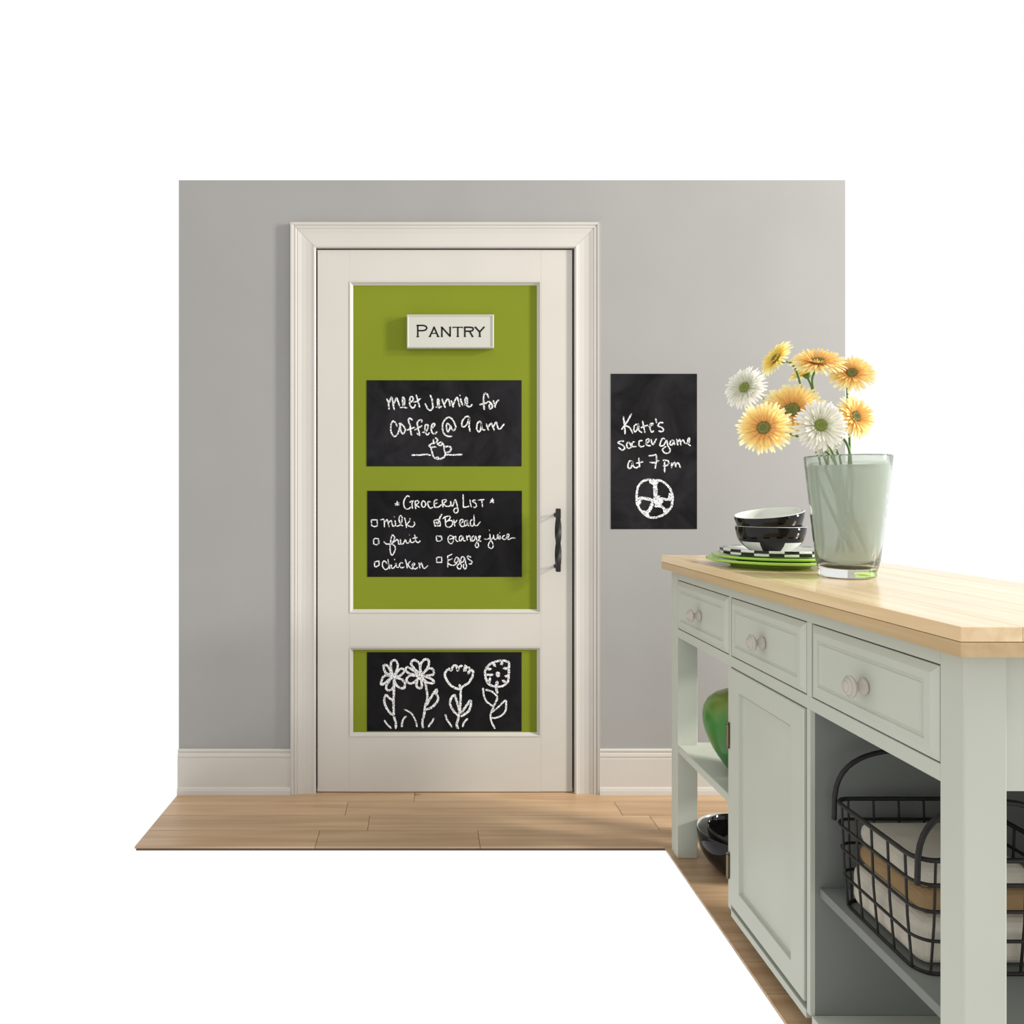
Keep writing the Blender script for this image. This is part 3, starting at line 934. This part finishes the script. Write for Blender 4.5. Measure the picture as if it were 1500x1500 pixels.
KN = [(0.0, 0.0), (0.0145, 0.0), (0.0150, 0.003), (0.0120, 0.006), (0.0080, 0.010), (0.0072, 0.015), (0.0095, 0.019), (0.0165, 0.021),
      (0.0195, 0.024), (0.0195, 0.027), (0.0165, 0.029), (0.0150, 0.0285), (0.0148, 0.031), (0.0120, 0.033), (0.0095, 0.0325), (0.0090, 0.0345), (0.0055, 0.0355), (0.0, 0.0358)]
for k, (ya, yb) in enumerate(((Y(1.824), far1 - 0.0), (Y(1.454), Y(1.812)), (near1 + .0, Y(1.436)))):
    dr = raised_front('drawer', ya, yb, 0.702, 0.852, 0.026, 0.004, deep=0.003)
    # drawer box behind the front
    yc, zc = (ya + yb) / 2, 0.772
    m = MB()
    m.lathe(KN, (FX - 0.0035, yc, zc), 28, mtx=Matrix.Rotation(-PI / 2, 3, 'Y'))
    m.build('knob', M_knob, dr)
# door with hinges
cd = raised_front('cabinet_door', Y(1.457), Y(1.812), 0.075, 0.676, 0.050, 0.003, deep=0.006)
for zc in (0.500, 0.17):
    m = MB()
    m.tube([(FX - 0.004, p1a - 0.010, zc - 0.028), (FX - 0.004, p1a - 0.010, zc + 0.028)], 0.0042, 12)
    for zz in (zc - 0.031, zc + 0.031):
        m.lathe([(0, -0.003), (0.003, -0.0025), (0.0046, 0), (0.003, 0.0025), (0, 0.003)], (FX - 0.004, p1a - 0.010, zz), 12)
    m.box(FX - 0.0036, FX - 0.0026, p1a - 0.010, p1a - 0.002, zc - 0.024, zc + 0.024)
    m.build('hinge', M_brass, cd)

# countertop: its own thing
CX0, CX1, CY0, CY1 = 0.750, 1.272, Y(1.000), Y(2.2575)
ct = empty('countertop', (1.0, Y(1.64), 0.8795)); tag(ct, 'butcher block countertop in two layers lying on the sage island', 'countertop')
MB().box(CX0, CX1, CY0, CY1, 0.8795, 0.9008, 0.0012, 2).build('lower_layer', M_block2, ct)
nb = 6
for i in range(nb):
    a = CX0 + (CX1 - CX0) * i / nb; b = CX0 + (CX1 - CX0) * (i + 1) / nb
    MB().box(a + (.0 if i == 0 else .0002), b - .0002, CY0, CY1, 0.9016, 0.9226, 0.0007, 1).build('board', M_block, ct, origin=((a + b) / 2, (CY0 + CY1) / 2, 0.91))
TZ = 0.9226

# ================================================================ CROCKERY ON THE TOP
pcx, pcy = 0.917, Y(1.895)


def plate(name, label, cat, R, z, h, mats, group, mfun=None, seg=72, foot=0.6, lip=0.006, c=(pcx, pcy)):
    prof = [(0.0, 0.003), (R * foot - .004, 0.003), (R * foot - .003, 0.0), (R * foot, 0.0), (R * foot + .002, 0.003), (R * (foot + .10), h * 0.45), (R * .90, h - lip * 1.5), (R * .99, h - .0062), (R, h - .0052), (R, h - .0008), (R * .99, h),
            (R * .90, h - lip * .25), (R * (foot + .12), h * .45 + .004), (R * foot, 0.0075), (0.0, 0.007)]
    m = MB()
    m.lathe(prof, (c[0], c[1], z), seg, mfun=mfun)
    o = m.build(name, mats, origin=(c[0], c[1], z))
    return tag(o, label, cat, group)


G1 = 'stacked plates on the countertop'
plate('plate', 'large lime green plate at the very bottom of the stack', 'plate', 0.159, TZ, 0.0215, [M_gglaze], G1)
plate('plate', 'second lime green plate, lying on the bottom green plate', 'plate', 0.150, TZ + 0.0095, 0.0215, [M_gglaze], G1, foot=0.58, c=(pcx + .006, pcy))
for k, (z, lab) in enumerate(((TZ + .0205, 'lower checkered black and white rimmed plate, right above the green plates'), (TZ + .0285, 'upper checkered black and white rimmed plate, directly under the bowls'))):
    def mf(i, j, k=k):
        if 7 <= i <= 10:
            return 1 if ((j + 3 * k) // 3) % 2 == 0 else 0
        return 0
    plate('plate', lab, 'plate', 0.132, z, 0.0190, [M_wglaze, M_black], G1, mf, seg=72, foot=0.62, c=(pcx + .008, pcy))


def bowl(label, c, R, H, mats, mfun=None, tilt=None, group='black bowls stacked on the plates', name='bowl', seg=72):
    prof = [(0.0, 0.003), (R * .40, 0.003), (R * .42, 0.0), (R * .50, 0.0), (R * .62, H * .10), (R * .80, H * .28), (R * .885, H * .42), (R * .93, H * .52), (R * .985, H * .78), (R, H - .0012), (R - .0012, H), (R - .003, H - .001),
            (R * .95, H * .78), (R * .89, H * .53), (R * .76, H * .31), (R * .55, H * .15), (0.0, H * .10)]
    m = MB()
    m.lathe(prof, (0, 0, 0), seg, mfun=mfun)
    o = m.build(name, mats, origin=(0, 0, 0))
    o.location = c
    if tilt: o.rotation_euler = tilt
    return tag(o, label, 'bowl', group)


bz = TZ + 0.0285 + 0.0072


def bm1(i, j):
    if i >= 9: return 1                       # white rim and inside
    if 3 <= i <= 5:
        a = (math.degrees(2 * PI * (j + .5) / 72) + 90) % 360      # 0 = towards the camera
        return 1 if (a % 90) >= 2 and (a % 90) < 44 else 0
    return 0


bowl('black bowl with white checks at the base and white inside, lower of two', (pcx + .001, pcy, bz), 0.0865, 0.070, [M_black, M_wglaze], bm1)
bowl('black bowl with white inside, tilted in the top of the bowl stack', (pcx + .003, pcy, bz + 0.040), 0.0850, 0.066, [M_black, M_wglaze], lambda i, j: 1 if i >= 9 else 0, (math.radians(4.5), math.radians(-8), 0))

# ================================================================ VASE
vcx, vcy = 0.966, Y(1.633)
vz = TZ
VH = 0.275
m = MB()
ro = lambda z: 0.0605 + (0.0890 - 0.0605) * (z / VH)
out = [(0.0, 0.0), (0.048, 0.0), (0.056, 0.002), (0.0585, 0.007), (0.0575, 0.014), (0.0600, 0.020)]
out += [(ro(z), z) for z in (0.04, 0.08, 0.12, 0.16, 0.20, 0.24, VH - .002)] + [(ro(VH) - .001, VH), (ro(VH) - .0028, VH)]
out += [(ro(z) - .0035, z) for z in (VH - .004, 0.24, 0.20, 0.16, 0.12, 0.08, 0.045)] + [(0.052, 0.030), (0.035, 0.024), (0.0, 0.022)]
m.lathe(out, (vcx, vcy, vz), 64)
va = m.build('glass_vase', M_glass, origin=(vcx, vcy, vz)); tag(va, 'tall tapered clear glass vase holding gerberas on the countertop', 'vase')
m = MB()
wz = 0.252
inn = [(0.0, 0.0226), (0.0345, 0.0246), (0.0512, 0.0305)] + [(ro(z) - .0040, z) for z in (0.046, 0.08, 0.12, 0.16, 0.20, 0.24, wz)] + [(0.0, wz)]
m.lathe(inn, (vcx, vcy, vz), 64)
wa = m.build('vase_water', M_water, va)
wa['label'] = 'cloudy pale green water'

# ================================================================ GERBERAS
def gerbera(px, py, d, rpx, nrm, kind, label, seed):
    rnd = random.Random(seed)
    s = F / d
    R = rpx / s
    c = Vector(((px - VX) / s, Y(d), CH - (py - VY) / s))
    n = Vector(nrm).normalized()
    root = empty('gerbera', c)
    q_ = n.to_track_quat('Z', 'Y')
    root.rotation_euler = q_.to_euler()
    tag(root, label, 'flower', 'gerberas in the glass vase')
    if kind == 'white':
        pm = mat_petal('white_petal', (0.66, 0.66, 0.50), (0.80, 0.79, 0.70), (0.90, 0.90, 0.86), R)
        cm = PCENTER_W
    elif kind == 'yellow':
        pm = mat_petal('yellow_petal', (0.84, 0.47, 0.15), (0.94, 0.72, 0.27), (0.98, 0.94, 0.60), R)
        cm = PCENTER_Y
    else:
        pm = mat_petal('pale_yellow_petal', (0.86, 0.64, 0.12), (0.92, 0.77, 0.24), (0.96, 0.92, 0.55), R)
        cm = PCENTER_Y
    m = MB()
    for (cnt, r0, r1, lift, droop, wf) in ((38, 0.20, 1.0, 0.02, 0.10, 1.20), (34, 0.20, 0.90, 0.07, 0.02, 1.10), (28, 0.18, 0.70, 0.11, -0.06, 1.0), (26, 0.16, 0.42, 0.10, -0.10, 0.7)):
        for k in range(cnt):
            a = 2 * PI * (k + rnd.uniform(-.3, .3)) / cnt
            L = r1 * rnd.uniform(0.90, 1.04)
            wd = 2 * PI * 0.62 / cnt * wf * rnd.uniform(.85, 1.1) * max(0.55, r1)
            tw = rnd.uniform(-.25, .25)
            dz = rnd.uniform(-.05, .05)
            rows_ = []
            for t, ww in ((0, .35), (.3, .8), (.6, 1.0), (.85, .85), (.96, .5), (1.0, .16)):
                rr = r0 + (L - r0) * t
                z = lift + 0.16 * math.sin(t * PI * .6) * (1 if r1 > .5 else .6) - droop * t * t * 1.6 + dz * t
                hw = wd * ww * 0.5
                row = []
                for sd in (-1, 0, 1):
                    x, y_ = rr, sd * hw
                    zz = z - (0.10 * hw if sd == 0 else 0) * 1.5 + sd * hw * tw
                    row.append((R * (x * math.cos(a) - y_ * math.sin(a)), R * (x * math.sin(a) + y_ * math.cos(a)), R * zz))
                rows_.append(row)
            m.grid(rows_)
    o = m.build('petals', pm, None, origin=(0, 0, 0), recalc=False)
    o.parent = root
    o['kind'] = 'stuff'
    m = MB()
    rc = 0.225 * R
    m.lathe([(rc, 0.0), (rc * 1.02, 0.10 * R), (rc * .9, 0.17 * R), (rc * .6, .185 * R), (rc * .45, .165 * R), (0, 0.16 * R)], (0, 0, 0.02 * R), 24)
    for k in range(46):
        a = k * 2.39996; rr = rc * math.sqrt((k + .5) / 46)
        m.lathe([(0.0, 0.045 * R), (0.016 * R, 0.02 * R), (0.018 * R, 0.0)], (rr * math.cos(a), rr * math.sin(a), 0.185 * R), 5)
    o = m.build('flower_center', cm, None, origin=(0, 0, 0)); o.parent = root
    m = MB()
    m.lathe([(0.03 * R, -0.26 * R), (0.12 * R, -0.20 * R), (0.20 * R, -0.08 * R), (0.24 * R, 0.03 * R), (0.0, 0.03 * R)], (0, 0, 0), 16)
    o = m.build('calyx', M_stem, None, origin=(0, 0, 0)); o.parent = root
    # stem: from the calyx, curving down into the water
    base = Vector((vcx + rnd.uniform(-.03, .03), vcy + rnd.uniform(-.03, .03), vz + 0.06))
    mouth = Vector((vcx + max(-.06, min(.06, (c.x - vcx) * .45)), vcy + max(-.05, min(.05, (c.y - vcy) * .5)), vz + VH + 0.0))
    p0 = c - n * (0.20 * R)
    p1 = p0 - n * 0.045
    P = [p0, p1, mouth, base]
    pts = []
    ext = [P[0]] + P + [P[-1]]
    for i in range(1, len(ext) - 2):
        a, b, cc, dd = ext[i - 1], ext[i], ext[i + 1], ext[i + 2]
        for k in range(8):
            t = k / 8
            pts.append(0.5 * ((2 * b) + (-a + cc) * t + (2 * a - 5 * b + 4 * cc - dd) * t * t + (-a + 3 * b - 3 * cc + dd) * t ** 3))
    pts.append(P[-1])
    inv = (Matrix.Translation(c) @ q_.to_matrix().to_4x4()).inverted()
    m = MB()
    m.tube([inv @ p for p in pts], 0.0026, 8)
    o = m.build('stem', M_stem, None, origin=(0, 0, 0)); o.parent = root


PCENTER_W = paint('green_flower_center', (0.22, 0.27, 0.05), 0.8, 0.25, 400)
PCENTER_Y = paint('olive_flower_center', (0.20, 0.21, 0.055), 0.8, 0.25, 400)
gerbera(1093, 569, 1.62, 33, (-.80, -.58, .22), 'white', 'white gerbera with a green centre at the far left of the bouquet', 1)
gerbera(1139, 527, 1.66, 30, (-.86, -.08, .50), 'pale', 'yellow gerbera seen from its side at the top left of the bouquet', 2)
gerbera(1197, 534, 1.62, 40, (-.12, -.52, .85), 'yellow', 'golden gerbera with upturned face, highest in the bouquet', 3)
gerbera(1182, 549, 1.72, 26, (-.15, .10, .6), 'pale', 'pale yellow gerbera just behind and below the highest golden one', 4)
gerbera(1247, 549, 1.60, 33, (-.30, -.75, .45), 'yellow', 'golden gerbera right of the highest golden one', 5)
gerbera(1160, 603, 1.62, 46, (-.45, -.80, .30), 'yellow', 'large golden gerbera in the middle, partly behind the front white one', 6)
gerbera(1120, 627, 1.56, 41, (-.62, -.78, .0), 'yellow', 'golden gerbera lowest at the left of the bouquet', 7)
gerbera(1200, 624, 1.49, 39, (-.12, -1, .10), 'white', 'large white gerbera facing front above the vase rim', 8)
gerbera(1249, 612, 1.58, 36, (.25, -.85, .2), 'yellow', 'golden gerbera at the right, beside the front white one', 9)
gerbera(1212, 647, 1.60, 24, (.05, -.6, -.35), 'white', 'small white gerbera tucked low under the front white one', 10)

# ================================================================ THINGS IN THE BAYS
# green jar on the shelf
jx, jy, jz = 0.893, Y(1.985), 0.345
JR = 0.112
jp = [(0.0, 0.0), (0.040, 0.0), (0.046, 0.004), (0.056, 0.016), (0.072, 0.038), (0.086, 0.060), (0.097, 0.082), (0.106, 0.106), (0.1115, 0.130), (0.1125, 0.152), (0.109, 0.172), (0.099, 0.192), (0.080, 0.208), (0.056, 0.219),
      (0.044, 0.223), (0.041, 0.225), (0.037, 0.223), (0.037, 0.214), (0.060, 0.200), (0.09, 0.170), (0.08, 0.11), (0.04, 0.05), (0.0, 0.02)]
m = MB().lathe(jp, (jx, jy, jz), 64)
tag(m.build('jar', M_jar, origin=(jx, jy, jz)), 'bulbous leaf green glazed jar on the open island shelf', 'jar')
# big bowls on the floor under the shelf
bx_, by_ = 0.933, Y(2.120)
bowl('wide black bowl with white inside, standing on the floor under the island', (bx_, by_, 0.0), 0.117, 0.120, [M_black, M_wglaze], lambda i, j: 1 if i >= 10 else 0, group='nested bowls under the island')
bowl('smaller all black bowl nested in the wide bowl on the floor', (bx_ + 0.013, by_ + 0.001, 0.0135), 0.099, 0.112, [M_black], group='nested bowls under the island')

# wrought iron basket in the near bay
kz = 0.318
ka, kb, kc, kd = 0.803, 1.06, Y(1.165), Y(1.405)
kb_root = empty('iron_basket', ((ka + kb) / 2, (kc + kd) / 2, kz))
tag(kb_root, 'black wrought iron wire basket with arched handles in the open bay', 'basket')


def ring(x0, x1, y0, y1, z, r=0.03, n=6):
    pts = []
    for cx_, cy_, a0 in ((x1 - r, y1 - r, 0), (x0 + r, y1 - r, 90), (x0 + r, y0 + r, 180), (x1 - r, y0 + r, 270)):
        for k in range(n + 1):
            a = math.radians(a0 + 90 * k / n)
            pts.append((cx_ + r * math.cos(a), cy_ + r * math.sin(a), z))
    return pts


for z, g, rr in ((kz + 0.003, .012, .003), (kz + 0.060, .006, .0028), (kz + 0.110, .003, .0028), (kz + 0.155, 0, .003), (kz + 0.195, 0, .0042)):
    MB().tube(ring(ka + g, kb - g, kc + g, kd - g, z), rr, 8, closed=True).build('wire_hoop', M_iron, kb_root)
for i in range(5):
    yy = kc + 0.03 + (kd - kc - 0.06) * i / 4
    for xx, g in ((ka, 1), (kb, -1)):
        MB().tube([(xx + g * .012, yy, kz + .003), (xx + g * .004, yy, kz + .09), (xx, yy, kz + .195)], 0.0022, 6).build('wire', M_iron, kb_root)
for i in range(5):
    xx = ka + 0.03 + (kb - ka - 0.06) * i / 4
    for yy, g in ((kc, 1), (kd, -1)):
        MB().tube([(xx, yy + g * .012, kz + .003), (xx, yy + g * .004, kz + .09), (xx, yy, kz + .195)], 0.0022, 6).build('wire', M_iron, kb_root)
for yy in (kd - 0.002, kc + 0.002):
    pts = []
    for k in range(25):
        a = PI * k / 24
        pts.append(((ka + kb) / 2 - math.cos(a) * (kb - ka) / 2 * 0.99, yy, kz + .155 + 0.135 * (math.sin(a) ** 0.55)))
    MB().tube(pts, 0.0046, 10).build('basket_handle', M_iron, kb_root)
m = MB()
m.box(ka + .02, kb - .02, kc + .02, kd - .02, kz + .007, kz + .085, 0.02, 4)
o = m.build('folded_cloth', M_linen); tag(o, 'folded cream linen lying in the iron basket, lower layer', 'cloth', 'folded linens in the basket')
m = MB()
m.box(ka + .03, kb - .03, kc + .03, kd - .025, kz + .086, kz + .125, 0.018, 4)
o = m.build('folded_cloth', M_tan); tag(o, 'folded tan linen lying on the cream linen in the iron basket', 'cloth', 'folded linens in the basket')
m = MB()
m.box(ka + .028, kb - .04, kc + .035, kd - .03, kz + .126, kz + .168, 0.019, 4)
o = m.build('folded_cloth', M_linen); tag(o, 'folded cream linen on top of the tan linen in the iron basket', 'cloth', 'folded linens in the basket')
